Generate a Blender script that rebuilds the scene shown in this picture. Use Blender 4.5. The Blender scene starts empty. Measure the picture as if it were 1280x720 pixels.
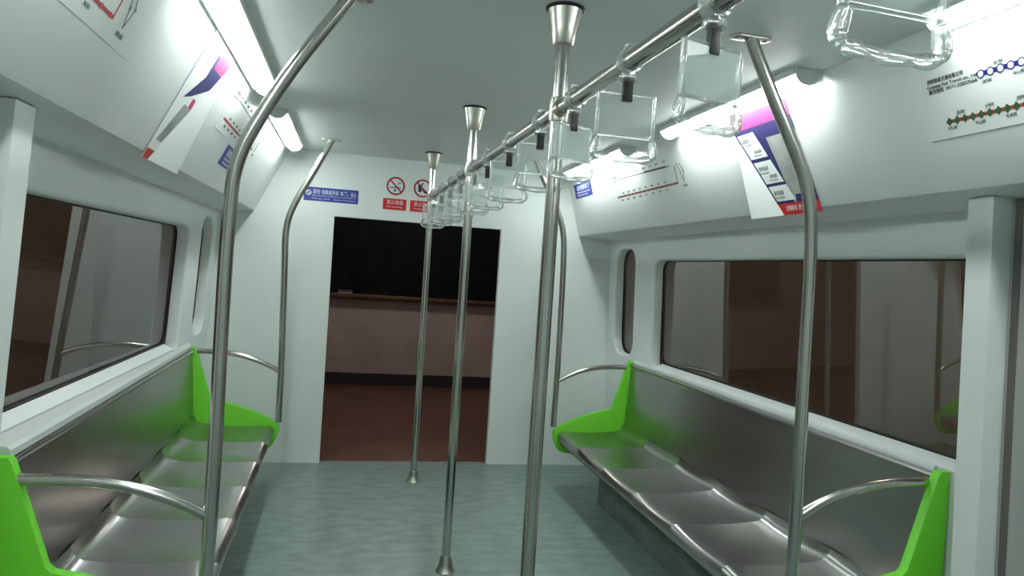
import bpy, bmesh, math, random
from mathutils import Vector, Matrix
random.seed(7)
S = bpy.context.scene
COL = S.collection
PI = math.pi

# ------------------------------------------------------------------ camera
cd = bpy.data.cameras.new('camera')
cam = bpy.data.objects.new('camera', cd); COL.objects.link(cam)
cd.sensor_width = 36.0; cd.lens = 901.04*36/1280; cd.clip_start = .02
cR = Vector((0.97433858, -0.21506191, 0.0664282))
cU = Vector((-0.06055643, 0.03378483, 0.99759285))
cF = Vector((0.21678849, 0.97601586, -0.01989448))
m = Matrix((cR, cU, -cF)).transposed().to_4x4()
m.translation = Vector((-0.5104453, 0, 1.4))
cam.matrix_world = m
S.camera = cam

# ------------------------------------------------------------------ world, exposure
w = bpy.data.worlds.new('night'); S.world = w; w.use_nodes = True
w.node_tree.nodes['Background'].inputs[0].default_value = (.02, .022, .02, 1)
w.node_tree.nodes['Background'].inputs[1].default_value = .3
S.view_settings.view_transform = 'Standard'; S.view_settings.look = 'None'
S.view_settings.exposure = 0.0; S.view_settings.gamma = 1.0
S.view_settings.use_curve_mapping = False
TUBE_POWER = 25.5          # emission strength of the fluorescent strips
TUBE_COL = (.91, 1.0, .972)
ROOM_FILL = 34.0            # power of the fill lamps added around the carriage (W)

# ------------------------------------------------------------------ main sizes
WR, WL = 1.37, -1.41       # inner faces of the side walls
HC = 2.148                 # ceiling height
YE = 5.13                  # end wall
YB = -1.9                  # rear end of the carriage

# ------------------------------------------------------------------ materials
def mat(name, col, rough=.5, metal=0, **k):
    M = bpy.data.materials.new(name); M.use_nodes = True
    b = M.node_tree.nodes['Principled BSDF']
    b.inputs['Base Color'].default_value = (*col, 1)
    b.inputs['Roughness'].default_value = rough
    b.inputs['Metallic'].default_value = metal
    for n, v in k.items(): b.inputs[n.replace('_', ' ')].default_value = v
    return M
def noisy(M, scale, lo, hi, stretch=(1, 1, 1), detail=4, bump=0, rough=None, contrast=(.3, .7)):
    nt = M.node_tree; N = nt.nodes; b = N['Principled BSDF']
    tc = N.new('ShaderNodeTexCoord'); mp = N.new('ShaderNodeMapping')
    mp.inputs['Scale'].default_value = stretch
    nz = N.new('ShaderNodeTexNoise'); nz.inputs['Scale'].default_value = scale; nz.inputs['Detail'].default_value = detail
    cr = N.new('ShaderNodeValToRGB')
    cr.color_ramp.elements[0].position = contrast[0]; cr.color_ramp.elements[1].position = contrast[1]
    cr.color_ramp.elements[0].color = (*lo, 1); cr.color_ramp.elements[1].color = (*hi, 1)
    L = nt.links
    L.new(tc.outputs['Object'], mp.inputs[0]); L.new(mp.outputs[0], nz.inputs['Vector'])
    L.new(nz.outputs['Fac'], cr.inputs[0]); L.new(cr.outputs[0], b.inputs['Base Color'])
    if bump:
        bp = N.new('ShaderNodeBump'); bp.inputs['Strength'].default_value = bump; bp.inputs['Distance'].default_value = .002
        L.new(nz.outputs['Fac'], bp.inputs['Height']); L.new(bp.outputs[0], b.inputs['Normal'])
    if rough:
        mr = N.new('ShaderNodeMapRange'); mr.inputs['To Min'].default_value = rough[0]; mr.inputs['To Max'].default_value = rough[1]
        L.new(nz.outputs['Fac'], mr.inputs[0]); L.new(mr.outputs[0], b.inputs['Roughness'])
    return M
M_wall = noisy(mat('painted_panel', (.78, .82, .80), .42), 3, (.74, .79, .77), (.79, .83, .81), contrast=(.3, .7))
M_ceil = noisy(mat('ceiling_panel', (.6, .64, .62), .5), 2, (.74, .79, .765), (.78, .83, .80))
M_corn = noisy(mat('cornice_panel', (.8, .83, .81), .3), 3, (.76, .80, .78), (.80, .84, .82))
M_floor = noisy(mat('vinyl_floor', (.1, .13, .12), .4), 8, (.145, .205, .19), (.255, .33, .305), (1, 2.2, 1), 7, rough=(.28, .48), contrast=(.3, .7))
M_base = noisy(mat('slate_vinyl', (.1, .13, .12), .5), 6, (.09, .12, .115), (.17, .21, .20), (1, 1, 2.5), 5)
M_steel = noisy(mat('brushed_steel', (.5, .5, .47), .3, 1), 60, (.50, .495, .465), (.56, .555, .525), (1, 1, .05), 2, rough=(.17, .23))
M_seat = noisy(mat('seat_steel', (.3, .3, .29), .29, 1), 14, (.40, .395, .38), (.435, .43, .415), (1, .25, 1), 2)
M_cup = mat('satin_steel', (.52, .51, .46), .3, 1)
M_green = mat('green_gloss_panel', (.16, .66, .025), .34)
M_black = noisy(mat('black_webbing', (.015, .018, .018), .5), 90, (.010, .013, .013), (.03, .034, .034))
M_rubber = mat('black_gasket', (.008, .009, .009), .5)
M_white = mat('white_card', (.83, .86, .85), .45)
M_house = mat('lamp_housing', (.62, .66, .64), .45)
M_ink = mat('black_ink', (.02, .025, .025), .5)
M_grey_ink = mat('grey_ink', (.16, .19, .185), .5)
M_whitep = mat('white_print', (.80, .82, .85), .4)
M_blue = mat('blue_print', (.022, .035, .30), .45)
M_route = mat('navy_line_print', (.012, .014, .16), .45)
M_navy = mat('navy_print', (.014, .010, .11), .5)
M_pink = mat('pink_print', (.52, .022, .17), .55)
M_red = mat('red_print', (.62, .02, .02), .4)
M_crim = mat('crimson_print', (.38, .02, .05), .45)
M_redline = mat('red_line_print', (.55, .03, .025), .4)
M_brown = mat('brown_line_print', (.16, .055, .035), .5)
M_dgreen = mat('dark_green_print', (.03, .10, .045), .4)
M_mottle = noisy(mat('mottled_grey', (.25, .28, .27), .3), 9, (.22, .23, .22), (.40, .41, .39))
M_sheet = mat('map_sheet', (.76, .80, .78), .3)
M_board = noisy(mat('chalkboard_black', (.006, .008, .008), .8, 0, Specular_IOR_Level=.08), 6, (.004, .006, .006), (.010, .012, .012))
M_wood = noisy(mat('brown_wood', (.12, .06, .035), .5), 8, (.07, .035, .02), (.15, .08, .045), (1, 1, 6))
M_rwall = noisy(mat('dusty_room_wall', (.4, .33, .3), .8), 3, (.37, .31, .29), (.45, .385, .36))
M_rside = noisy(mat('brown_room_wall', (.2, .15, .12), .8), 3, (.34, .265, .225), (.40, .32, .28))
M_rdark = mat('room_baseboard', (.02, .017, .015), .6)
M_rfloor = noisy(mat('room_floor', (.16, .07, .05), .45), 4, (.10, .042, .03), (.155, .07, .05), rough=(.3, .5))
M_steeldoor = noisy(mat('steel_door', (.45, .43, .4), .35, .25), 30, (.40, .395, .375), (.46, .455, .43), (1, 1, .03), 3, rough=(.42, .5))
M_dim = mat('brown_seal', (.13, .115, .10), .6)

def glassy(name):
    M = bpy.data.materials.new(name); M.use_nodes = True; nt = M.node_tree; N = nt.nodes
    N.clear(); out = N.new('ShaderNodeOutputMaterial'); g = N.new('ShaderNodeBsdfGlass')
    g.inputs['Roughness'].default_value = .02; g.inputs['IOR'].default_value = 1.47
    g.inputs['Color'].default_value = (.97, 1, .985, 1)
    d = N.new('ShaderNodeBsdfDiffuse'); d.inputs[0].default_value = (.9, .93, .92, 1)  # white share paints in the glow of light piped to acrylic edges
    tl = N.new('ShaderNodeBsdfTranslucent'); tl.inputs[0].default_value = (.9, .93, .92, 1)
    tr = N.new('ShaderNodeBsdfTransparent'); tr.inputs[0].default_value = (.98, 1, .99, 1)
    m1 = N.new('ShaderNodeMixShader'); m2 = N.new('ShaderNodeMixShader'); m3 = N.new('ShaderNodeMixShader')
    m1.inputs[0].default_value = .5; m2.inputs[0].default_value = .20; m3.inputs[0].default_value = .35
    L = nt.links
    L.new(d.outputs[0], m1.inputs[1]); L.new(tl.outputs[0], m1.inputs[2])
    L.new(g.outputs[0], m3.inputs[1]); L.new(tr.outputs[0], m3.inputs[2])
    L.new(m3.outputs[0], m2.inputs[1]); L.new(m1.outputs[0], m2.inputs[2])
    L.new(m2.outputs[0], out.inputs[0]); return M
M_acryl = glassy('clear_acrylic')
def sheet_glass(name, tint, ior, haze):
    M = bpy.data.materials.new(name); M.use_nodes = True; nt = M.node_tree; N = nt.nodes; L = nt.links
    N.clear(); out = N.new('ShaderNodeOutputMaterial')
    tr = N.new('ShaderNodeBsdfTransparent'); tr.inputs[0].default_value = (*tint, 1)
    gl = N.new('ShaderNodeBsdfGlossy'); gl.inputs['Roughness'].default_value = .015
    fr = N.new('ShaderNodeFresnel'); fr.inputs[0].default_value = ior
    mx = N.new('ShaderNodeMixShader'); 
    ge = N.new('ShaderNodeNewGeometry'); mu = N.new('ShaderNodeMath'); mu.operation = 'MULTIPLY'; iv = N.new('ShaderNodeMath'); iv.operation = 'SUBTRACT'
    iv.inputs[0].default_value = 1; L.new(ge.outputs['Backfacing'], iv.inputs[1])       # the far face of the pane adds no second mirror
    L.new(fr.outputs[0], mu.inputs[0]); L.new(iv.outputs[0], mu.inputs[1]); L.new(mu.outputs[0], mx.inputs[0])
    L.new(tr.outputs[0], mx.inputs[1]); L.new(gl.outputs[0], mx.inputs[2])
    last = mx
    if haze:
        df = N.new('ShaderNodeBsdfDiffuse'); df.inputs[0].default_value = (.85, .88, .87, 1)
        m2 = N.new('ShaderNodeMixShader'); m2.inputs[0].default_value = haze
        L.new(mx.outputs[0], m2.inputs[1]); L.new(df.outputs[0], m2.inputs[2]); last = m2
    L.new(last.outputs[0], out.inputs[0]); return M
M_pane = sheet_glass('window_glass', (.82, .81, .78), 2.9, 0)
M_haze = sheet_glass('hazed_sleeve', (.93, .96, .95), 1.35, .34)
M_film = sheet_glass('clear_sleeve', (.97, .985, .98), 1.35, .11)
def emit(name, col, st):
    M = bpy.data.materials.new(name); M.use_nodes = True; nt = M.node_tree; N = nt.nodes; N.clear()
    out = N.new('ShaderNodeOutputMaterial'); e = N.new('ShaderNodeEmission')
    e.inputs[0].default_value = (*col, 1); e.inputs[1].default_value = st
    nt.links.new(e.outputs[0], out.inputs[0]); return M
M_tube = emit('fluorescent_lens', TUBE_COL, TUBE_POWER)

# ------------------------------------------------------------------ helpers
def obj(name, bm, mt, parent=None, smooth=None):
    if isinstance(bm, bpy.types.Mesh): me = bm
    else:
        me = bpy.data.meshes.new(name); bm.normal_update(); bm.to_mesh(me); bm.free()
    if smooth is not None:
        for p in me.polygons: p.use_smooth = True
        if smooth < 180:
            me.set_sharp_from_angle(angle=math.radians(smooth))
    me.materials.clear(); me.materials.append(mt)
    o = bpy.data.objects.new(name, me); COL.objects.link(o)
    if parent: o.parent = parent
    return o
def tag(o, label=None, cat=None, group=None, kind=None):
    if label: o['label'] = label
    if cat: o['category'] = cat
    if group: o['group'] = group
    if kind: o['kind'] = kind
    return o
def thing(name, loc, label, cat, group=None, mtx=None):
    o = bpy.data.objects.new(name, None); COL.objects.link(o); o.empty_display_size = .05
    if mtx is not None: o.matrix_world = mtx
    else: o.location = loc
    return tag(o, label, cat, group)
def struct(name, bm, mt, parent=None, smooth=None):
    o = obj(name, bm, mt, parent, smooth)
    if not parent: o['kind'] = 'structure'
    return o
def box(bm, x0, x1, y0, y1, z0, z1, bev=0):
    r = bmesh.ops.create_cube(bm, size=1)
    vs = r['verts']
    for v in vs:
        v.co = Vector(((x0+x1)/2+v.co.x*(x1-x0), (y0+y1)/2+v.co.y*(y1-y0), (z0+z1)/2+v.co.z*(z1-z0)))
    if bev:
        es = list({e for v in vs for e in v.link_edges})
        bmesh.ops.bevel(bm, geom=es, offset=bev, segments=2, affect='EDGES', profile=.5)
    return bm
def B(*a, **k): return box(bmesh.new(), *a, **k)
def smooth_path(pts, n=3):
    P = [Vector(p) for p in pts]
    for _ in range(n):
        Q = [P[0]]
        for a, b in zip(P[:-1], P[1:]):
            Q += [a*.75+b*.25, a*.25+b*.75]
        Q.append(P[-1]); P = Q
    return P
def tube(bm, pts, r, seg=16, cap=True):
    """swept tube, r a number or a function of t in 0..1"""
    P = [Vector(p) for p in pts]; n = len(P); rings = []
    T0 = (P[1]-P[0]).normalized()
    nrm = T0.orthogonal().normalized()
    for i, p in enumerate(P):
        T = (P[min(i+1, n-1)]-P[max(i-1, 0)]).normalized()
        nrm = (nrm-T*nrm.dot(T)).normalized(); bn = T.cross(nrm)
        rr = r(i/(n-1)) if callable(r) else r
        rings.append([bm.verts.new(p+(nrm*math.cos(2*PI*k/seg)+bn*math.sin(2*PI*k/seg))*rr) for k in range(seg)])
    for a, b in zip(rings[:-1], rings[1:]):
        for k in range(seg): bm.faces.new((a[k], a[(k+1) % seg], b[(k+1) % seg], b[k]))
    if cap: bm.faces.new(list(reversed(rings[0]))); bm.faces.new(rings[-1])
    return bm
def lathe(bm, prof, c=(0, 0), seg=32):
    """prof: (radius, z) list, closed at both ends"""
    rings = [[bm.verts.new((c[0]+r*math.cos(2*PI*k/seg), c[1]+r*math.sin(2*PI*k/seg), z)) for k in range(seg)] for r, z in prof]
    for a, b in zip(rings[:-1], rings[1:]):
        for k in range(seg): bm.faces.new((a[k], a[(k+1) % seg], b[(k+1) % seg], b[k]))
    bm.faces.new(list(reversed(rings[0]))); bm.faces.new(rings[-1])
    bmesh.ops.recalc_face_normals(bm, faces=bm.faces)
    return bm
def prism(bm, poly, a, b, axis='Y', bev=0):
    """polygon extruded along an axis: poly pairs are (x,z) for Y, (y,z) for X, (x,y) for Z"""
    def pt(p, t):
        return {'Y': (p[0], t, p[1]), 'X': (t, p[0], p[1]), 'Z': (p[0], p[1], t)}[axis]
    A = [bm.verts.new(pt(p, a)) for p in poly]; Bv = [bm.verts.new(pt(p, b)) for p in poly]; n = len(poly)
    f0 = bm.faces.new(A); f1 = bm.faces.new(list(reversed(Bv))); fs = [f0, f1]
    for i in range(n): fs.append(bm.faces.new((A[(i+1) % n], A[i], Bv[i], Bv[(i+1) % n])))
    bmesh.ops.recalc_face_normals(bm, faces=fs)
    if bev:
        es = list(set(f0.edges) | set(f1.edges))
        bmesh.ops.bevel(bm, geom=es, offset=bev, segments=2, affect='EDGES', profile=.5)
    return bm
def rrect(a0, a1, b0, b1, r, n=8):
    out = []
    for cx, cy, s in ((a1-r, b1-r, 0), (a0+r, b1-r, 1), (a0+r, b0+r, 2), (a1-r, b0+r, 3)):
        for i in range(n+1):
            t = (s+i/n)*PI/2; out.append((cx+r*math.cos(t), cy+r*math.sin(t)))
    return out
def plate_with_holes(outer, holes, thick, bevel):
    """2D filled curve with holes -> mesh in the XY plane, centred on Z"""
    c = bpy.data.curves.new('p', 'CURVE'); c.dimensions = '2D'; c.fill_mode = 'BOTH'
    for L in [outer]+holes:
        s = c.splines.new('POLY'); s.points.add(len(L)-1); s.use_cyclic_u = True
        for p, q in zip(s.points, L): p.co = (q[0], q[1], 0, 1)
    c.extrude = thick/2-bevel; c.bevel_depth = bevel; c.bevel_resolution = 3; c.offset = -bevel
    return curve_mesh(c)
def curve_mesh(c):
    o = bpy.data.objects.new('t', c); COL.objects.link(o)
    dg = bpy.context.evaluated_depsgraph_get(); dg.update()
    me = bpy.data.meshes.new_from_object(o.evaluated_get(dg))
    bpy.data.objects.remove(o); bpy.data.curves.remove(c)
    return me
def text_bm(lines):
    """lines: (string, x, y, size, width or None, align) -> one bmesh in XY"""
    bm = bmesh.new()
    for s, x, y, size, wid, al in lines:
        c = bpy.data.curves.new('t', 'FONT'); c.body = s; c.size = size; c.align_x = al; c.extrude = .0004
        me = curve_mesh(c)
        if not len(me.vertices): continue
        xs = [v.co.x for v in me.vertices]; k = 1
        if wid: k = wid/max(1e-6, max(xs)-min(xs))
        x0 = min(xs)
        for v in me.vertices:
            v.co = Vector((x+((v.co.x-x0)*k if al == 'LEFT' else v.co.x*k), y+v.co.y, v.co.z))
        bm.from_mesh(me); bpy.data.meshes.remove(me)
    return bm
def quad(bm, pts, t0=0, t1=.0008):
    """thin plate from a polygon in local XY"""
    return prism(bm, pts, t0, t1, 'Z')
def rect(x0, x1, y0, y1): return [(x0, y0), (x1, y0), (x1, y1), (x0, y1)]
def disc(cx, cy, r, n=24): return [(cx+r*math.cos(2*PI*i/n), cy+r*math.sin(2*PI*i/n)) for i in range(n)]
def ring_bm(cx, cy, r0, r1, t0, t1, n=40):
    bm = bmesh.new()
    V = [[bm.verts.new((cx+r*math.cos(2*PI*k/n), cy+r*math.sin(2*PI*k/n), t)) for k in range(n)] for r, t in ((r0, t0), (r1, t0), (r1, t1), (r0, t1))]
    for a in range(4):
        for k in range(n):
            bm.faces.new((V[a][k], V[a][(k+1) % n], V[(a+1) % 4][(k+1) % n], V[(a+1) % 4][k]))
    bmesh.ops.recalc_face_normals(bm, faces=bm.faces); return bm
def line2(bm, a, b, wd, t0=.0004, t1=.0014):
    a = Vector(a); b = Vector(b); d = (b-a).normalized(); n = Vector((-d.y, d.x))*wd/2
    return quad(bm, [tuple(a-n), tuple(b-n), tuple(b+n), tuple(a+n)], t0, t1)

# ================================================================== the carriage shell
struct('floor', B(-1.55, 1.5, YB, YE+.06, -.06, 0), M_floor)
struct('ceiling', B(-1.55, 1.5, YB, YE+.06, HC, HC+.06), M_ceil)
# end wall with its doorway
DX0, DX1, DZ = -.657, .523, 1.714
bm = bmesh.new()
prism(bm, [(-1.55, 0), (DX0, 0), (DX0, DZ), (DX1, DZ), (DX1, 0), (1.5, 0), (1.5, HC), (-1.55, HC)], YE, YE+.05, 'Y')
struct('wall_front', bm, M_wall)
struct('wall_back', B(-1.55, 1.5, YB-.06, YB, 0, HC), M_wall)

LEAN = {1: .036, -1: .049}          # the side walls lean in towards the roof
def lean(o, side, off=0):
    for v in o.data.vertices: v.co.x += side*LEAN[side]*(1.35-v.co.z)
    for c in o.children: lean(c, side)
def side_wall(name, side, x, holes):
    outer = [(YB, 0), (YE, 0), (YE, HC), (YB, HC)]
    me = plate_with_holes(outer, [rrect(*h) for h in holes], .07, .012)
    # curve XY -> world YZ
    for v in me.vertices:
        y, z, t = v.co; v.co = Vector((x+side*(.035+t), y, z))
    bm = bmesh.new(); bm.from_mesh(me); bpy.data.meshes.remove(me)
    bmesh.ops.recalc_face_normals(bm, faces=bm.faces)
    o = struct(name, bm, M_wall, None, 30); lean(o, side); return o
HOLES_R = [(1.80, 4.30, .835, 1.545, .07), (4.625, 4.985, .885, 1.625, .11)]
HOLES_L = [(1.92, 4.285, .835, 1.54, .07), (4.625, 4.965, .90, 1.625, .11)]
side_wall('wall_right', 1, WR, HOLES_R)
side_wall('wall_left', -1, WL, HOLES_L)
k = 0
for side, x, holes in ((1, WR, HOLES_R), (-1, WL, HOLES_L)):
    for (a0, a1, b0, b1, r) in holes:
        k += 1
        # sloping reveal insert: glass sits back in the wall
        i = .012 if a1-a0 > 1 else .0
        root = struct('window_%d' % k, prism(bmesh.new(), rrect(a0-.02, a1+.02, b0-.02, b1+.02, r+.02), x+side*.072, x+side*.078, 'X'), M_pane)
        me = plate_with_holes(rrect(a0-.03, a1+.03, b0-.03, b1+.03, r+.03), [rrect(a0+.006, a1-.006, b0+(.062 if a1-a0 > 1 else .006), b1-.006, r-.006)], .010, .003)
        for v in me.vertices:
            y, z, t = v.co; v.co = Vector((x+side*(.0660+t), y, z))
        g = obj('gasket', me, M_rubber, root)
        if a1-a0 > 1:      # white sloping sill inside the opening
            sl = prism(bmesh.new(), [(x+side*.006, b0-.012), (x+side*.006, b0+.03), (x+side*.059, b0+.055), (x+side*.059, b0-.012)], a0+.03, a1-.04, 'Y', .002)
            obj('sill', sl, M_wall, root)
        lean(root, side)
# sloping cornices above the windows
def cornice(name, side, xt, xb, xw):
    P = [(xt, HC), (xt, HC-.012), (xb, 1.722), (xb+side*.006, 1.712), (xb+side*.03, 1.706), (xw, 1.69), (xw, HC)]
    return struct(name, prism(bmesh.new(), P, YB, YE, 'Y', .0), M_corn, None, 25)
cornice('trim_1', 1, .99, 1.105, WR)
cornice('trim_2', -1, -.98, -1.175, WL)
# pilasters beside the side doors
def pilaster(name, side, xin, xw, y0, y1):
    P = [(xin, y0), (xin, y1-.012), (xin+side*.012, y1), (xw, y1), (xw, y0)]
    bm = prism(bmesh.new(), P, 0, 1.70, 'Z')
    o = struct(name, bm, M_wall); lean(o, side); return o
pilaster('trim_3', 1, 1.20, WR, 1.65, 1.745)
pilaster('trim_4', -1, -1.245, WL, 1.73, 1.84)
# ledges along the wall under the windows
def ledge(name, side, xw, y0, y1, z, w, taper=0):
    P = [(xw, z), (xw-side*w*.6, z-.004), (xw-side*w, z-.014), (xw-side*w, z-.034), (xw, z-.040)]
    o = struct(name, prism(bmesh.new(), P, y0, y1, 'Y', .001), M_house)
    for v in o.data.vertices:
        if abs(v.co.x-xw) > .004: v.co.x -= side*taper*(y1-v.co.y)
    lean(o, side); return o
ledge('trim_5', 1, WR, 1.98, 4.56, .870, .010)
ledge('trim_6', -1, WL, 2.12, 4.56, .862, .022, .022)
# sliding side doors
def side_door(name, side, x, y0, y1):
    bm = bmesh.new(); box(bm, x, x+side*.03, y0, y1, .0, 1.70, .004)
    d = struct(name, bm, M_steeldoor)
    obj('rubber_edge', B(x-side*.004, x+side*.02, y1-.035, y1-.012, .0, 1.695, .003), M_dim, d)
    bm = bmesh.new()
    box(bm, x-side*.012, x, y1-.006, y1-.001, .505, .60, .001)
    box(bm, x-side*.018, x-side*.004, y1-.012, y1-.002, .54, .562, .002)
    obj('latch', bm, M_house, d)
    obj('stop', B(x-side*.008, x, y1-.075, y1-.06, 1.555, 1.563), M_rubber, d)
    lean(d, side)
    return d
side_door('door_1', 1, 1.262, .35, 1.649)
side_door('door_2', -1, -1.305, .43, 1.729)

# ================================================================== the dark room around the carriage
struct('floor_room', B(-3.6, 3.6, -2.5, 8.56, -.14, -.061), M_rfloor)
struct('floor_threshold', B(-3.6, 3.6, YE+.061, 8.56, -.061, -.001), M_rfloor)
struct('ceiling_room', B(-3.6, 3.6, -2.5, 8.56, 3.0, 3.06), M_rwall)
struct('wall_room_front', B(-3.6, 3.6, 8.5, 8.56, 0, 3.0), M_rwall)
struct('wall_room_right', B(3.2, 3.26, -2.5, 8.5, 0, 3.0), M_rside)
struct('wall_room_left', B(-3.26, -3.2, -2.5, 8.5, 0, 3.0), M_rside)
struct('wall_room_back', B(-3.2, 3.2, -2.5, -2.44, 0, 3.0), M_rwall)
struct('baseboard_front', B(-3.2, 3.2, 8.48, 8.5, 0, .135), M_rdark)
t = thing('chalkboard', (0.3, 8.5, 1.0), 'wide black chalkboard above the pale wall beyond the doorway', 'chalkboard')
obj('writing_surface', B(-2.3, 2.2, -.035, -.001, .05, 1.25, .003), M_board, t)
bm = bmesh.new(); box(bm, -2.36, 2.26, -.05, -.001, 1.25, 1.31, .003); box(bm, -2.36, -2.3, -.05, -.001, -.01, 1.25, .003); box(bm, 2.2, 2.26, -.05, -.001, -.01, 1.25, .003)
obj('frame', bm, M_wood, t)
bm = bmesh.new(); prism(bm, [(-.11, .045), (-.104, .052), (-.095, .04), (-.02, .04), (-.001, .05), (-.001, -.01), (-.09, -.01), (-.11, .02)], -2.36, 2.26, 'X')
obj('chalk_tray', bm, M_wood, t)
bm = bmesh.new(); box(bm, -.66, -.50, 8.42, 8.465, 1.0415, 1.052, .003)
t = thing('board_eraser', (-.58, 8.442, 1.0415), 'small brown eraser lying on the chalk tray at the left of the doorway', 'eraser')
obj('felt_pad', B(-.08, .08, -.022, .022, 0, .022, .003), M_mottle, t)
obj('back', B(-.082, .082, -.024, .024, .022, .045, .006), M_wood, t)
bm.free()

# ================================================================== fluorescent strip lights
def strip_light(side, xc, y0, y1, label):
    t = thing('strip_light', (xc, (y0+y1)/2, HC), label, 'ceiling light', 'fluorescent strips along the ceiling edges')
    h = (y1-y0)/2
    # housing: shallow trough open towards the aisle floor
    P = [(.050*side, 0), (.050*side, -.033), (.046*side, -.033), (.043*side, -.014), (-.044*side, -.014), (-.047*side, -.022), (-.053*side, -.022), (-.053*side, 0)]
    obj('housing', prism(bmesh.new(), P, -h, h, 'Y', .001), M_house, t)
    # lens: rounded bar with tapered rounded ends
    bm = bmesh.new(); rings = []
    n = 24
    for i in range(n+1):
        y = -h+2*h*i/n
        e = min(1, (min(i, n-i)*2*h/n+.002)/.03)
        rings.append((y, e))
    ys = [(-h, .25), (-h+.004, .6), (-h+.014, .88), (-h+.03, 1), (h-.03, 1), (h-.014, .88), (h-.004, .6), (h, .25)]
    V = []
    for y, e in ys:
        V.append([bm.verts.new((.040*e*math.cos(a), y, -.0145-.034*e*math.sin(a))) for a in [PI*j/10 for j in range(11)]])
    for a, b in zip(V[:-1], V[1:]):
        for j in range(10): bm.faces.new((a[j], a[j+1], b[j+1], b[j]))
        bm.faces.new((a[10], a[0], b[0], b[10]))
    bm.faces.new(V[0]); bm.faces.new(list(reversed(V[-1])))
    bmesh.ops.recalc_face_normals(bm, faces=bm.faces)
    obj('lens', bm, M_tube, t, 40)
    for e in (-1, 1):
        cap = [(.050*math.cos(PI*j/12), -.004-.050*math.sin(PI*j/12)) for j in range(13)]
        obj('end_cap', prism(bmesh.new(), [(.050, 0)]+cap+[(-.050, 0)], e*(h+.001), e*(h+.013), 'Y', .003), M_house, t)
for side, xc, spans in ((1, .935, [(.53, 1.61, 'fluorescent strip light at upper right corner, in front of the near route map'),
                                  (2.17, 3.25, 'fluorescent strip light along the right ceiling edge above the pink and blue poster'),
                                  (3.80, 4.88, 'farthest fluorescent strip light on the right, seen through the strap handles')]),
                       (-1, -.925, [(.60, 1.68, 'fluorescent strip light on the left ceiling edge behind the viewer'),
                                  (2.10, 3.29, 'long fluorescent strip light at the upper left, above the folded white flap poster'),
                                  (3.80, 4.87, 'farthest fluorescent strip light on the left, partly behind the near bent pole')])):
    for y0, y1, lb in spans:
        if y0 == .60: continue
        strip_light(side, xc, y0, y1, lb)
# lamps of the part of the carriage behind the viewer
strip_light(-1, -.925, .60, 1.68, 'fluorescent strip light on the left ceiling edge nearest the viewer')
strip_light(1, .935, -1.1, -.02, 'fluorescent strip light on the right ceiling edge behind the viewer')
strip_light(-1, -.925, -1.02, .06, 'fluorescent strip light on the left ceiling edge behind the viewer')
# unseen fill lamps, added to brighten the room outside doorway and windows
for x, y, lb in ((0, 7.0, 'round fill lamp added in the dark room beyond the doorway'), (2.4, 2.6, 'round fill lamp added in the dark room right of the carriage'), (-2.4, 2.6, 'round fill lamp added in the dark room left of the carriage')):
    t = thing('room_fill', (x, y, 3.0), lb, 'fill lamp')
    obj('fill_shade', lathe(bmesh.new(), [(.02, 0), (.14, -.01), (.15, -.05), (.10, -.09), (.02, -.10)]), M_white, t, 60)
    ld = bpy.data.lights.new('fill_light', 'POINT'); ld.energy = ROOM_FILL if y > 5 else ROOM_FILL*.5; ld.color = (1, .90, .83); ld.shadow_soft_size = .1
    lo = bpy.data.objects.new('fill_light', ld); COL.objects.link(lo); lo.parent = t; lo.location = (0, 0, -.25)

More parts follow.
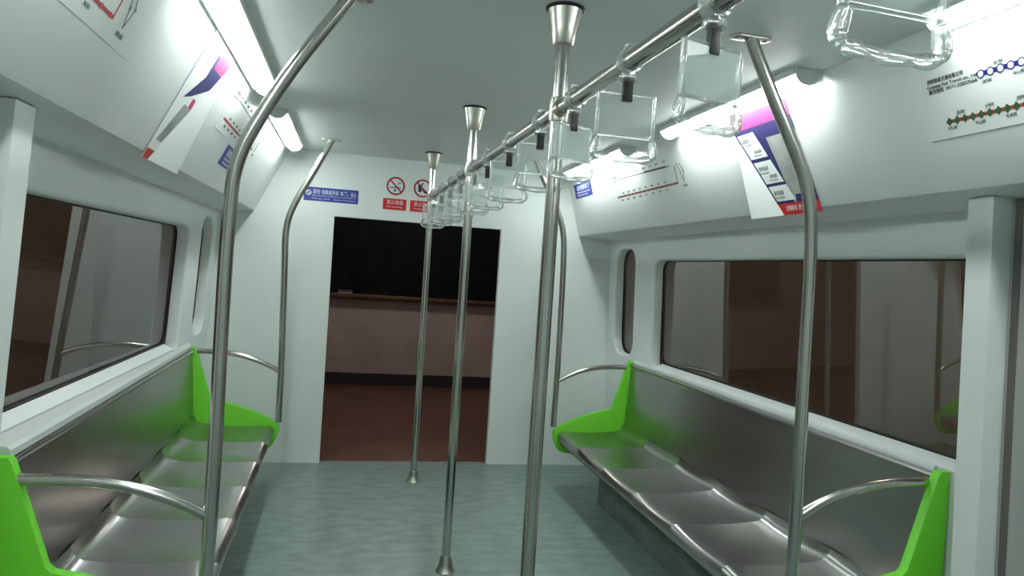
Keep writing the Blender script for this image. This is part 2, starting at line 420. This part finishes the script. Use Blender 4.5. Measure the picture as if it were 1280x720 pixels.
# ================================================================== benches
PANEL = [(0, .86), (.034, .86), (.044, .845), (.134, .548), (.150, .532), (.215, .518), (.29, .497), (.38, .466), (.46, .432), (.515, .400), (.535, .382), (.538, .355), (.53, .315), (.51, .270), (.49, .245), (.45, .232), (0, .232)]
def bench(side, xw, y0, y1, label, near_lb, far_lb, turn=0):
    t = thing('bench', (xw-side*.27, (y0+y1)/2, 0), label, 'bench', 'steel benches along the side walls')
    ox, oy = t.location.x, t.location.y
    X = lambda u: xw-side*u-ox
    def fin(bm):
        bmesh.ops.recalc_face_normals(bm, faces=bm.faces); return bm
    th = .036; low = .022 if side < 0 else 0        # the left bench has slightly lower panels
    PZ = lambda z: z-low if z > .8 else z
    for ya, lb in ((y0, near_lb), (y1-th, far_lb)):
        p = obj('end_panel', fin(prism(bmesh.new(), [(X(u), PZ(z)) for u, z in PANEL], ya-oy, ya+th-oy, 'Y', .003)), M_green, t, 30)
        p['label'] = lb
    s0, s1 = y0+th, y1-th
    nseat = 6; pitch = (s1-s0)/nseat
    prof = [(.055, .425), (.062, .405), (.074, .390), (.095, .380), (.14, .374), (.24, .366), (.34, .365), (.43, .370), (.475, .371), (.495, .366), (.507, .354), (.510, .338), (.508, .310), (.500, .300), (.485, .298), (.44, .297)]
    bm = bmesh.new()
    for sct in range(nseat):
        n = 14; cols = []
        for i in range(n+1):
            q = i/n; y = s0+(sct+q)*pitch-oy
            # dished along the bench with a cusp between the places
            d = 1-(2*q-1)**2
            row = []
            for j, (u, z) in enumerate(prof):
                kz = .017 if 1 <= j <= 11 else (.006 if j == 0 else .004)
                if j in (0, 1, 2, 3, 4): ku = -.010*d
                elif j >= 9: ku = -.007*d
                else: ku = 0
                row.append(bm.verts.new((X(u+ku*(1 if j < 6 else 1)), y, z-kz*d+.008)))
            cols.append(row)
        for a, b in zip(cols[:-1], cols[1:]):
            for j in range(len(prof)-1): bm.faces.new((a[j], a[j+1], b[j+1], b[j]))
    if side > 0: bmesh.ops.reverse_faces(bm, faces=bm.faces)
    obj('seat_pan', bm, M_seat, t, 70)
    # backrest: slightly reclined sheet with a rolled top edge
    bp_ = [(.050, .36), (.046, .45), (.036, .62), (.026, .78), (.024, .825), (.030, .831), (.0335, .838), (.030, .845), (.012, .848), (.002, .846), (.002, .36)]
    obj('backrest', fin(prism(bmesh.new(), [(X(u), PZ(z)) for u, z in bp_], s0-oy, s1-oy, 'Y')), M_seat, t, 40)
    # slanted underside and the plinth
    und = [(.49, .297), (.44, .292), (.315, .262), (.315, .25), (.05, .25), (.05, .297)]
    obj('underframe', fin(prism(bmesh.new(), [(X(u), z) for u, z in und], s0-oy, s1-oy, 'Y')), M_base, t)
    obj('plinth', fin(prism(bmesh.new(), [(X(.315), 0), (X(.315), .25), (X(.004), .25), (X(.004), 0)], y0+.10-oy, y1-.35-oy, 'Y', .002)), M_base, t)
    c, s = math.cos(turn), math.sin(turn); dy = oy-y1; dx = ox-xw
    t.location = (xw+dx*c-dy*s, y1+dx*s+dy*c, 0); t.rotation_euler = (0, 0, turn)
    return t
bench(1, WR+.017, 1.922, 4.60, 'right hand steel bench with bright green end panels', 'green end panel nearest the viewer', 'green end panel by the end wall')
bench(-1, WL-.020, 2.085, 4.60, 'left hand steel bench with bright green end panels', 'green end panel nearest the viewer', 'green end panel by the end wall', .018)

# ================================================================== bent grab poles rising from the bench ends
def grab_pole(pts, y, side, xw, lb, za=.705, rise=.112):
    x0 = pts[-1][0]
    t = thing('grab_pole', (x0, y, pts[-1][1]), lb, 'grab pole', 'bent poles at the bench ends')
    P = smooth_path([(x-x0, 0, z-pts[-1][1]) for x, z in pts], 3)
    obj('pole', tube(bmesh.new(), P, .0195, 20), M_steel, t, 50)
    # rail from the pole to the top of the green panel
    zr = za-pts[-1][1]
    xe = xw-side*.030
    xp = [q[0] for q in pts if q[1] < .8][0] if any(q[1] < .8 for q in pts) else x0
    L = xe-xp
    Q = [(xp-x0+L*a, 0, zr+b) for a, b in ((0, 0), (.18, rise*.43), (.42, rise*.80), (.68, rise*.98), (1.0, rise))]
    obj('arm_rail', tube(bmesh.new(), smooth_path(Q, 3), .0155, 16), M_steel, t, 50)
    # ceiling plate
    cx = pts[0][0]-x0; cz = HC-pts[-1][1]
    bm = bmesh.new()
    prism(bm, rrect(cx-.062, cx+.062, -.024, .024, .02), cz-.007, cz, 'Z', .001)
    f = obj('ceiling_plate', bm, M_cup, t, 30)
    for s in (-1, 1):
        obj('screw', lathe(bmesh.new(), [(.001, cz-.0105), (.006, cz-.0095), (.008, cz-.007)], (cx+s*.046, 0), 12), M_steel, f, 40)
    return t
grab_pole([(.600, 2.146), (.690, 1.975), (.770, 1.838), (.832, 1.715), (.857, 1.55), (.862, 1.118), (.872, .75), (.872, .405)], 1.963, 1, WR, 'bent steel pole at the near end of the right bench')
grab_pole([(.612, 2.146), (.690, 1.99), (.775, 1.85), (.832, 1.70), (.846, 1.48), (.853, .9), (.853, .75), (.850, .405)], 4.582, 1, WR, 'bent steel pole at the far end of the right bench, behind a straight pole')
grab_pole([(-.562, 2.146), (-.695, 1.95), (-.778, 1.80), (-.842, 1.665), (-.852, 1.50), (-.853, 1.2), (-.850, .75), (-.858, .41)], 2.103, -1, WL+.042, 'bent steel pole at the near end of the left bench', .672, .106)
grab_pole([(-.680, 2.146), (-.780, 1.935), (-.875, 1.755), (-.925, 1.60), (-.916, 1.37), (-.905, .9), (-.900, .75), (-.898, .40)], 4.582, -1, WL, 'bent steel pole at the far end of the left bench, beside the blue sign')

# ================================================================== the overhead rail and its three floor-to-ceiling poles
RZ = 1.865
def rail_x(y): return .0234+(y-1.957)*(-.0434-.0234)/(4.699-1.957)
t = thing('overhead_rail', (rail_x(2.5), 2.5, RZ), 'long straight steel rail running under the ceiling carrying strap handles', 'rail')
a = Vector((rail_x(.1), .1, RZ))-t.location; b_ = Vector((rail_x(4.699), 4.699, RZ))-t.location
obj('tube', tube(bmesh.new(), [a, a.lerp(b_, .5), b_], .0205, 24), M_steel, t, 50)
tipb = bmesh.new(); tube(tipb, [b_, b_+Vector((-.0002, .008, 0)), b_+Vector((-.0003, .014, 0))], lambda q: .0225 if q < .6 else .012, 20)
obj('end_cap', tipb, M_cup, t, 40)
def centre_pole(y, lb, top_r):
    x = rail_x(y)
    t = thing('standing_pole', (x, y, 0), lb, 'pole', 'straight poles along the aisle')
    obj('pole', tube(bmesh.new(), [(0, 0, .01), (0, 0, 1.0), (0, 0, HC-.005)], .0205, 24), M_steel, t, 50)
    obj('ceiling_cup', lathe(bmesh.new(), [(.0215, HC-.104), (.027, HC-.104), (.030, HC-.098), (.036, HC-.06), (.047, HC-.012), (.048, HC-.008), (.030, HC-.0075)]), M_cup, t, 35)
    obj('ceiling_flange', lathe(bmesh.new(), [(.02, HC-.0075), (.051, HC-.0075), (.055, HC-.004), (.055, HC-.0005), (.02, HC-.0005)]), M_rubber, t, 35)
    obj('floor_cup', lathe(bmesh.new(), [(.0215, .074), (.0255, .074), (.027, .070), (.031, .045), (.039, .010), (.044, .004), (.044, .0006), (.02, .0006)]), M_cup, t, 35)
    # clamp joint where the rail passes
    j = lathe(bmesh.new(), [(.0215, RZ-.034), (.0245, RZ-.033), (.026, RZ-.02), (.027, RZ), (.026, RZ+.02), (.0245, RZ+.033), (.0215, RZ+.034)])
    tube(j, [(.0007, -.052, RZ), (0, 0, RZ), (-.0007, .052, RZ)], lambda q: .0245, 20)
    obj('rail_joint', j, M_cup, t, 40)
    return t
centre_pole(1.957, 'straight steel pole nearest the viewer in the middle of the aisle', .05)
centre_pole(3.290, 'middle one of three straight steel aisle poles, seen across the doorway', .05)
centre_pole(4.699, 'farthest straight steel aisle pole, standing just before the doorway', .05)

# ================================================================== clear strap handles
def build_strap():
    t = thing('strap_handle', (0, 0, 0), 'x', 'strap handle', 'clear strap handles on the overhead rail')
    # clamp ring around the rail with a small hinge lug
    bm = bmesh.new()
    n = 28; prof = [(.0212, -.013), (.026, -.015), (.0285, -.010), (.029, 0), (.0285, .010), (.026, .015), (.0212, .013)]
    R_ = [[bm.verts.new((r*math.cos(2*PI*k/n), y, r*math.sin(2*PI*k/n))) for k in range(n)] for r, y in prof]
    R_.append(R_[0])
    for a, b in zip(R_[:-1], R_[1:]):
        for k in range(n): bm.faces.new((a[k], a[(k+1) % n], b[(k+1) % n], b[k]))
    bmesh.ops.recalc_face_normals(bm, faces=bm.faces)
    box(bm, -.018, .018, -.010, .010, -.044, -.027, .003)
    box(bm, -.012, .012, -.010, .010, .027, .036, .003)
    obj('clamp', bm, M_acryl, t, 40)
    # black webbing
    bm = bmesh.new()
    box(bm, -.0115, .0115, -.0065, .0065, -.085, -.034, .003)
    obj('webbing', bm, M_black, t, 40)
    bm = bmesh.new(); tube(bm, [(-.02, 0, -.037), (0, 0, -.037), (.02, 0, -.037)], .003, 10)
    obj('hinge_pin', bm, M_steel, t, 40)
    # frame of the card holder
    W = .0665; zt, zb = -.068, -.162
    bm = bmesh.new()
    box(bm, -W, -W+.006, -.006, .006, zb, zt, .0015)
    box(bm, W-.006, W, -.006, .006, zb, zt, .0015)
    box(bm, -W+.0062, W-.0062, -.006, .006, zt-.005, zt, .0015)
    box(bm, -W+.0062, W-.0062, -.006, .006, zb, zb+.005, .0015)
    obj('holder_frame', bm, M_acryl, t, 40)
    bm = bmesh.new()
    box(bm, -W+.0064, W-.0064, .0028, .0036, zb+.0054, zt-.0054)
    box(bm, -W+.0064, W-.0064, -.0036, -.0028, zb+.0054, zt-.0054)
    obj('card_sleeve', bm, M_film, t)
    # grip: two flared cheeks and a waved bar
    bm = bmesh.new()
    pts = [(-.060, 0, zb-.001), (-.063, 0, zb-.010), (-.0665, 0, zb-.025), (-.066, 0, zb-.034), (-.058, 0, zb-.041), (-.035, 0, zb-.0435), (0, 0, zb-.045), (.035, 0, zb-.0435), (.058, 0, zb-.041), (.066, 0, zb-.034), (.0665, 0, zb-.025), (.063, 0, zb-.010), (.060, 0, zb-.001)]
    def rad(q):
        e = abs(q-.5)*2
        if e > .55: return .0105-.003*max(0, (e-.7)/.3)
        return .0085+.0012*math.cos(q*2*PI*8)
    tube(bm, smooth_path(pts, 3), rad, 14)
    obj('grip', bm, M_acryl, t, 60)
    return t
PROTO = build_strap()
def strap(i, y, yaw, lb):
    if i == 0: o = PROTO
    else:
        o = PROTO.copy(); COL.objects.link(o)
        for ch in PROTO.children:
            c = ch.copy(); COL.objects.link(c); c.parent = o
    o.location = (rail_x(y), y, RZ); o.rotation_euler = (0, 0, 0); o['label'] = lb
    if i in (1, 3):                      # reflected light on the two turned holders, painted as white haze
        for ch in o.children:
            if ch.name.startswith('card_sleeve'):
                ch.data = ch.data.copy(); ch.data.materials[0] = M_haze
    # only the hanging part turns about the vertical
    for ch in o.children:
        if ch.name.split('.')[0] != 'clamp':
            ch.location.x = -.014 if i == 0 else 0
            ch.rotation_euler = (0, math.radians(1.2 if i == 0 else 0), math.radians(yaw))
    return o
ST = [(.676, 1, 'nearest clear strap handle, cut off by the top of the picture'),
      (1.099, 18, 'clear strap handle turned sideways, left of the pink and blue poster'),
      (1.457, 0, 'clear strap handle facing front, third from the viewer, above the far right route map'),
      (1.813, 22, 'clear strap handle just in front of the nearest straight pole'),
      (2.126, -4, 'clear strap handle just behind the nearest straight pole'),
      (2.526, 0, 'second clear strap handle beyond the nearest straight pole'),
      (2.896, 4, 'third clear strap handle beyond the nearest straight pole'),
      (3.200, -3, 'clear strap handle just in front of the middle straight pole'),
      (3.560, 3, 'first clear strap handle beyond the middle straight pole'),
      (3.870, 0, 'second clear strap handle beyond the middle straight pole'),
      (4.195, 5, 'third clear strap handle beyond the middle straight pole'),
      (4.540, -4, 'farthest clear strap handle, just in front of the last straight pole')]
for i, (y, a, lb) in enumerate(ST): strap(i, y, a, lb)

# ================================================================== signs on the end wall
def wall_frame(x, z): # local X right, Y up, Z towards the viewer
    return Matrix(((1, 0, 0, x), (0, 0, -1, YE-.0002), (0, 1, 0, z), (0, 0, 0, 1)))
t = thing('blue_sign', None, 'blue notice strip with white lettering, left above the doorway', 'sign', None, wall_frame(-.684, 1.855))
obj('plate', quad(bmesh.new(), rect(-.183, .181, -.047, .047), 0, .002), M_blue, t)
L = [('请勿', -.125, .004, .036, .048, 'LEFT'), ('倚靠或手扶', -.066, .003, .036, .112, 'LEFT'), ('车门，', .058, .002, .036, .056, 'LEFT'), ('当心', .128, .001, .036, .040, 'LEFT'),
     ('Please do not lean on the door or put your hands on it', -.128, -.014, .013, .295, 'LEFT'), ('Mind your hands', -.128, -.033, .013, .12, 'LEFT'), ('Keep clear of the closing door', .018, -.033, .013, .15, 'LEFT')]
SIGN_L = L; SIGN_T = t
bm = ring_bm(-.152, .008, .013, .018, .002, .003, 24); line2(bm, (-.163, .019), (-.141, -.003), .005, .002, .003)
obj('symbol', bm, M_whitep, t)

def ban_sign(x, label, cn, en, kind):
    t = thing('prohibition_sign', None, label, 'sign', 'prohibition signs above the doorway', wall_frame(x, 1.875))
    bm = ring_bm(0, .083, .052, .064, 0, .002)
    line2(bm, (-.043, .126), (.043, .040), .010, .0005, .0022)
    obj('ring', bm, M_crim, t)
    obj('backing', quad(bmesh.new(), disc(0, .083, .0525), 0, .0004), M_whitep, t)
    bm = bmesh.new()
    if kind == 'smoke':
        line2(bm, (-.040, .072), (.034, .072), .009, .0005, .001)
        quad(bm, disc(-.004, .052, .010), .0005, .001)
        for q in range(4): line2(bm, (.012+q*.006, .09+q*.004), (.018+q*.006, .108+q*.002), .0035, .0005, .001)
        obj('pictogram', bm, M_grey_ink, t)
    else:
        quad(bm, [(-.030, .055), (-.010, .055), (-.006, .105), (-.034, .105)], .0005, .001)
        quad(bm, [(-.016, .100), (-.004, .100), (.004, .122), (-.004, .124)], .0005, .001)
        quad(bm, [(-.008, .078), (.040, .062), (.044, .050), (.014, .048), (.006, .060), (-.008, .068)], .0005, .001)
        obj('pictogram', bm, M_ink, t)
    obj('plate', quad(bmesh.new(), rect(-.081, .081, -.084, -.006), 0, .0015), M_red, t)
    bm = text_bm([(cn, -.056, -.044, .034, .112, 'LEFT'), (en, -.054, -.068, .016, .108, 'LEFT')])
    for v in bm.verts: v.co.z += .0018
    obj('lettering', bm, M_whitep, t)
ban_sign(-.252, 'round red no smoking sign above its red plate, over the doorway', '禁止吸烟', 'No smoking', 'smoke')
ban_sign(-.063, 'round red sign with a black cup symbol, partly behind the farthest pole', '禁止饮食', 'No eating or drinking', 'cup')

# ================================================================== prints on the sloping cornices
def corn_frame(side, y, s, off=.0006):
    A = Vector((.99, y, HC-.012)) if side > 0 else Vector((-.98, y, HC-.012))
    Bq = Vector((1.105, y, 1.722)) if side > 0 else Vector((-1.175, y, 1.722))
    d = (Bq-A).normalized(); up = -d
    u = Vector((0, -side, 0)); n = u.cross(up)
    p = A+d*(s-.012)+n*off
    return Matrix(((u.x, up.x, n.x, p.x), (u.y, up.y, n.y, p.y), (u.z, up.z, n.z, p.z), (0, 0, 0, 1)))
# In each frame: local x runs to the right as seen from the aisle, local y up the slope.
def texts(name, L, mt, parent, dz):
    for l in L:
        bm = text_bm([l])
        for v in bm.verts: v.co.z += dz
        obj(name, bm, mt, parent)
def up(bm, dz):
    for v in bm.verts: v.co.z += dz
    return bm
texts('lettering', SIGN_L, M_whitep, SIGN_T, .0022)
# near right route map -------------------------------------------------
t = thing('route_map', None, 'route map sheet with blue and red metro lines at the upper right edge', 'route map', None, corn_frame(1, 1.76, .10))
X = lambda y: 1.76-y            # y along the carriage -> local x
Yl = lambda s: .10-s
obj('sheet', quad(bmesh.new(), rect(0, 1.05, -.21, 0), 0, .0006), M_sheet, t)
bm = bmesh.new(); line2(bm, (.01, -.2085), (1.05, -.2085), .0026, .0006, .0009); obj('border_line', bm, M_grey_ink, t)
bm = bmesh.new(); line2(bm, (X(1.565), Yl(.162)), (X(.80), Yl(.162)), .0125, .0006, .001); obj('blue_route', bm, M_route, t)
bm = bmesh.new(); line2(bm, (X(1.683), Yl(.263)), (X(.80), Yl(.263)), .0095, .0006, .001); obj('red_route', bm, M_redline, t)
y = 1.565; i = 0
while y > 1.0:
    f = obj('blue_station', ring_bm(X(y), Yl(.162), .0082, .0112, .001, .0016, 20), M_route, t)
    obj('station_dot', quad(bmesh.new(), disc(X(y), Yl(.162), .0084, 16), .001, .0014), M_whitep, f)
    y -= .029
y = 1.682
while y > 1.0:
    obj('red_station', quad(bmesh.new(), [(X(y)-.0115, Yl(.263)), (X(y), Yl(.263)-.0115), (X(y)+.0115, Yl(.263)), (X(y), Yl(.263)+.0115)], .001, .0014), M_dgreen, t)
    y -= .0255
L = [('贵阳轨道交通有限公司', X(1.738), Yl(.149), .014, .120, 'LEFT'), ('Guiyang Rail Transit co., Ltd', X(1.740), Yl(.163), .0125, .164, 'LEFT'), ('服务热线', X(1.736), Yl(.177), .014, .05, 'LEFT'), ('0571-22837666', X(1.676), Yl(.177), .0125, .098, 'LEFT')]
texts('lettering', L, M_ink, t, .0012)
L = []
names = ['金阳', '火车站', '会展中心', '大营路', '中山路', '河滨']
for q in range(6):
    L += [(names[q], X(1.525-q*.09), Yl(.148), .010, .026, 'LEFT'), (names[-q-1], X(1.563-q*.09), Yl(.186), .009, .028, 'LEFT'),
          (names[q], X(1.655-q*.09), Yl(.247), .010, .026, 'LEFT'), (names[-q-1], X(1.690-q*.09), Yl(.284), .009, .030, 'LEFT')]
texts('station_name', L, M_grey_ink, t, .0012)

# far right route map --------------------------------------------------
def loop_map(side, y_left, label, s0=.10):
    """map with a dark line, a brown line joined at the right, and a kinked branch"""
    t = thing('route_map', None, label, 'route map', 'loop line route maps on the cornices', corn_frame(side, y_left, s0))
    obj('sheet', quad(bmesh.new(), rect(0, 1.10, -.20, 0), 0, .0006), M_sheet, t)
    bm = bmesh.new(); line2(bm, (.12, -.042), (.84, -.053), .006, .0006, .001); obj('dark_route', bm, M_grey_ink, t)
    bm = bmesh.new(); line2(bm, (.52, -.046), (.80, -.052), .010, .001, .0013); obj('dark_station_row', bm, M_ink, t)
    bm = bmesh.new(); line2(bm, (.06, -.147), (.90, -.147), .010, .0006, .001); line2(bm, (.905, -.152), (.895, -.058), .006, .0006, .001)
    obj('brown_route', bm, M_brown if side > 0 else M_crim, t)
    for q in range(14):
        obj('station', quad(bmesh.new(), disc(.13+q*.058, -.147, .0075, 12), .001, .0014), M_redline if side < 0 else M_brown, t)
    bm = bmesh.new()
    line2(bm, (.925, -.055), (.955, -.100), .004); line2(bm, (.955, -.100), (.975, -.150), .004); line2(bm, (.985, -.095), (.975, -.150), .004); line2(bm, (.950, -.050), (.985, -.095), .004)
    for c in ((.925, -.055), (.955, -.100), (.985, -.095)): quad(bm, disc(*c, .006, 10), .0006, .0016)
    obj('branch_route', bm, M_grey_ink, t)
    L = [('线路图', .03, -.03, .016, .08, 'LEFT'), ('Route Map', .03, -.052, .012, .07, 'LEFT'), ('换乘', .955, -.172, .014, .05, 'LEFT')]
    names = ['东站', '南湖', '人民广场', '北门', '文化路', '体育馆', '新村', '西站']
    for q in range(8):
        L += [(names[q], .14+q*.09, -.028, .011, .035, 'LEFT'), (names[q], .15+q*.085, -.132, .011, .030, 'LEFT'), (names[-q-1], .12+q*.09, -.172, .011, .035, 'LEFT')]
    texts('station_name', L, M_grey_ink, t, .0012)
    return t
loop_map(1, 4.27, 'route map sheet with a brown line on the right cornice, below a strap handle')
loop_map(-1, .92, 'route map sheet with a red line cut off at the upper left of the picture')
loop_map(-1, 3.10, 'route map sheet on the far left cornice, partly behind the near bent pole', .062)

# blue notices on the cornices ------------------------------------------
def corn_sign(side, y_left, s, wid, hgt, label):
    t = thing('blue_sign', None, label, 'sign', None, corn_frame(side, y_left, s))
    obj('plate', quad(bmesh.new(), rect(0, wid, -hgt, 0), 0, .0012), M_blue, t)
    L = [('请勿倚靠车门', wid*.16, -hgt*.46, hgt*.40, wid*.70, 'LEFT'), ('Please do not lean on door', wid*.16, -hgt*.68, hgt*.17, wid*.74, 'LEFT'), ('Mind your hands', wid*.16, -hgt*.88, hgt*.16, wid*.6, 'LEFT')]
    texts('lettering', L, M_whitep, t, .0014)
corn_sign(1, 5.015, .086, .37, .098, 'small blue notice on the right cornice beside the end wall')
corn_sign(-1, 3.48, .275, .36, .098, 'small blue notice on the left cornice, half hidden by the near bent pole')

# posters with a lifted corner -------------------------------------------
def poster(side, y_left, s_top, wid, hgt, crease_a, crease_b, lift, label, style, fx=0, wb=None):
    wb = wb or wid
    """flat printed sheet whose far lower corner is creased and stands away from the wall"""
    t = thing('poster', None, label, 'poster', None, corn_frame(side, y_left, s_top, .003))
    Pl = (lambda p: p) if side > 0 else (lambda p: (wid-p[0], p[1]))     # far side is local left on the right wall
    def pq(bm, pts, z0, z1): return quad(bm, [Pl(p) for p in pts], z0, z1)
    ca, cb = crease_a, crease_b
    bm = pq(bmesh.new(), [(0, 0), (0, -ca), (cb, -hgt), (wb, -hgt), (wid, 0)], 0, .0012)
    obj('printed_sheet', bm, M_white if style else M_mottle, t)  # right poster: glossy glare on its open column is painted as grey
    # flap: the corner triangle turned about the crease
    a = Vector((*Pl((0, -ca)), .0006)); b = Vector((*Pl((cb, -hgt)), .0006)); c = Vector((*Pl((fx, -hgt)), .0006))
    ax = (b-a).normalized()
    rot = Matrix.Rotation(math.radians(lift), 4, ax)
    c2 = a+rot @ (c-a)
    if c2.z < 0:
        rot = Matrix.Rotation(math.radians(-lift), 4, ax); c2 = a+rot @ (c-a)
    nn = (b-a).cross(c2-a).normalized()*.0006
    bm = bmesh.new()
    V = [bm.verts.new(p+s*nn) for s in (-1, 1) for p in (a, b, c2)]
    bm.faces.new(V[:3]); bm.faces.new(list(reversed(V[3:])))
    for i in range(3): bm.faces.new((V[i], V[(i+1) % 3], V[3+(i+1) % 3], V[3+i]))
    bmesh.ops.recalc_face_normals(bm, faces=bm.faces)
    o = obj('folded_corner', bm, M_white, t); o['label'] = 'blank white folded corner'
    H = hgt
    rx = lambda y: wid+(wb-wid)*(-y/H)                        # near edge
    def part(nm, pts, mt, z0=.0012, z1=.0016): return obj(nm, pq(bmesh.new(), pts, z0, z1), mt, t)
    lx = lambda y: 0 if -y <= ca else cb*(-y-ca)/(H-ca)       # left (crease) boundary at height y
    if style == 0:
        part('pink_band', [(0, 0), (wid, 0), (rx(-.062), -.062), (0, -.062)], M_pink)
        part('navy_band', [(0, -.062), (rx(-.062), -.062), (rx(-.118), -.118), (0, -.118)], M_navy)
        part('navy_field', [(lx(-.118), -.118), (lx(-.118)+.185, -.118), (lx(-H+.045)+.11, -H+.045), (lx(-H+.045), -H+.045)], M_navy)
        part('red_band', [(lx(-H+.045), -H+.045), (rx(-H+.045), -H+.045), (wb, -H), (cb, -H)], M_red)
        part('red_mark', [(rx(-.255)-.045, -.255), (rx(-.255), -.255), (rx(-.275), -.275), (rx(-.275)-.045, -.275)], M_red)
        part('black_field', [(rx(-.275)-.06, -.275), (rx(-.275), -.275), (rx(-H+.075), -H+.075), (rx(-H+.075)-.06, -H+.075)], M_ink)
        part('navy_foot', [(wb-.14, -H+.075), (rx(-H+.075), -H+.075), (rx(-H+.045), -H+.045), (wb-.14, -H+.045)], M_navy)
        rows = [(-.082, -.190, '温馨提示', '乘车须知'), (-.205, -.298, '票价信息', '单程票'), (-.310, -.372, '乘车指南', '')]
        tx = []
        for y0, y1, c1, c2_ in rows:
            part('white_card', [(lx(y0)+.010, y0), (lx(y0)+.128, y0), (lx(y1)+.128, y1), (lx(y1)+.010, y1)], M_white, .0016, .0020)
            tx += [(c1, lx(y0)+.040, y0-.036, .020, .065, 'LEFT'), ('Notice to passengers', lx(y0)+.035, y0-.050, .009, .075, 'LEFT')]
            if c2_: tx += [(c2_, lx(y1)+.040, y1+.022, .016, .050, 'LEFT'), ('Information', lx(y1)+.035, y1+.010, .008, .06, 'LEFT')]
        texts('lettering', tx, M_grey_ink, t, .0022)
        obj('red_lettering', up(text_bm([('文明乘车 安全出行', lx(-H)+.02, -H+.016, .024, .15, 'LEFT')]), .0022), M_whitep, t)
    else:
        part('pink_block', [(.0, -.006), (.17, -.006), (.17, -.085), (.0, -.085)], M_pink)
        part('navy_block', [(.0, -.085), (.17, -.085), (.17, -.04), (.205, -.04), (.205, -.13), (.31, -.235), (.24, -.215), (.07, -.145), (.0, -.125)], M_navy)
        part('grey_picture', [(lx(-.25)+.01, -.25), (lx(-.25)+.10, -.25), (lx(-.40)+.075, -.40), (lx(-.40)+.01, -.40)], M_mottle)
        part('pink_spot', [(lx(-.25)+.01, -.215), (lx(-.25)+.05, -.215), (lx(-.25)+.05, -.25), (lx(-.25)+.01, -.25)], M_pink)
        part('red_band', [(lx(-H+.035), -H+.035), (wid, -H+.035), (wid, -H), (cb, -H)], M_redline)
        tx = [('乘车须知', .02, -.05, .0, .0, 'LEFT')]
        bm = bmesh.new()
        for q in range(5): line2(bm, Pl((.17+q*.012, -.02)), Pl((.17+q*.012, -.055)), .002, .0012, .0016)
        obj('fine_lines', bm, M_grey_ink, t)
    return t
poster(1, 2.772, .040, .385, .428, .062, .262, 12, 'pink and blue printed poster with a lifted white corner on the right cornice', 0, .075, .495)
poster(-1, 2.500, .030, .360, .470, .012, .300, 6, 'mostly white poster with pink and navy corner on the left cornice', 1)

bpy.context.view_layer.update()
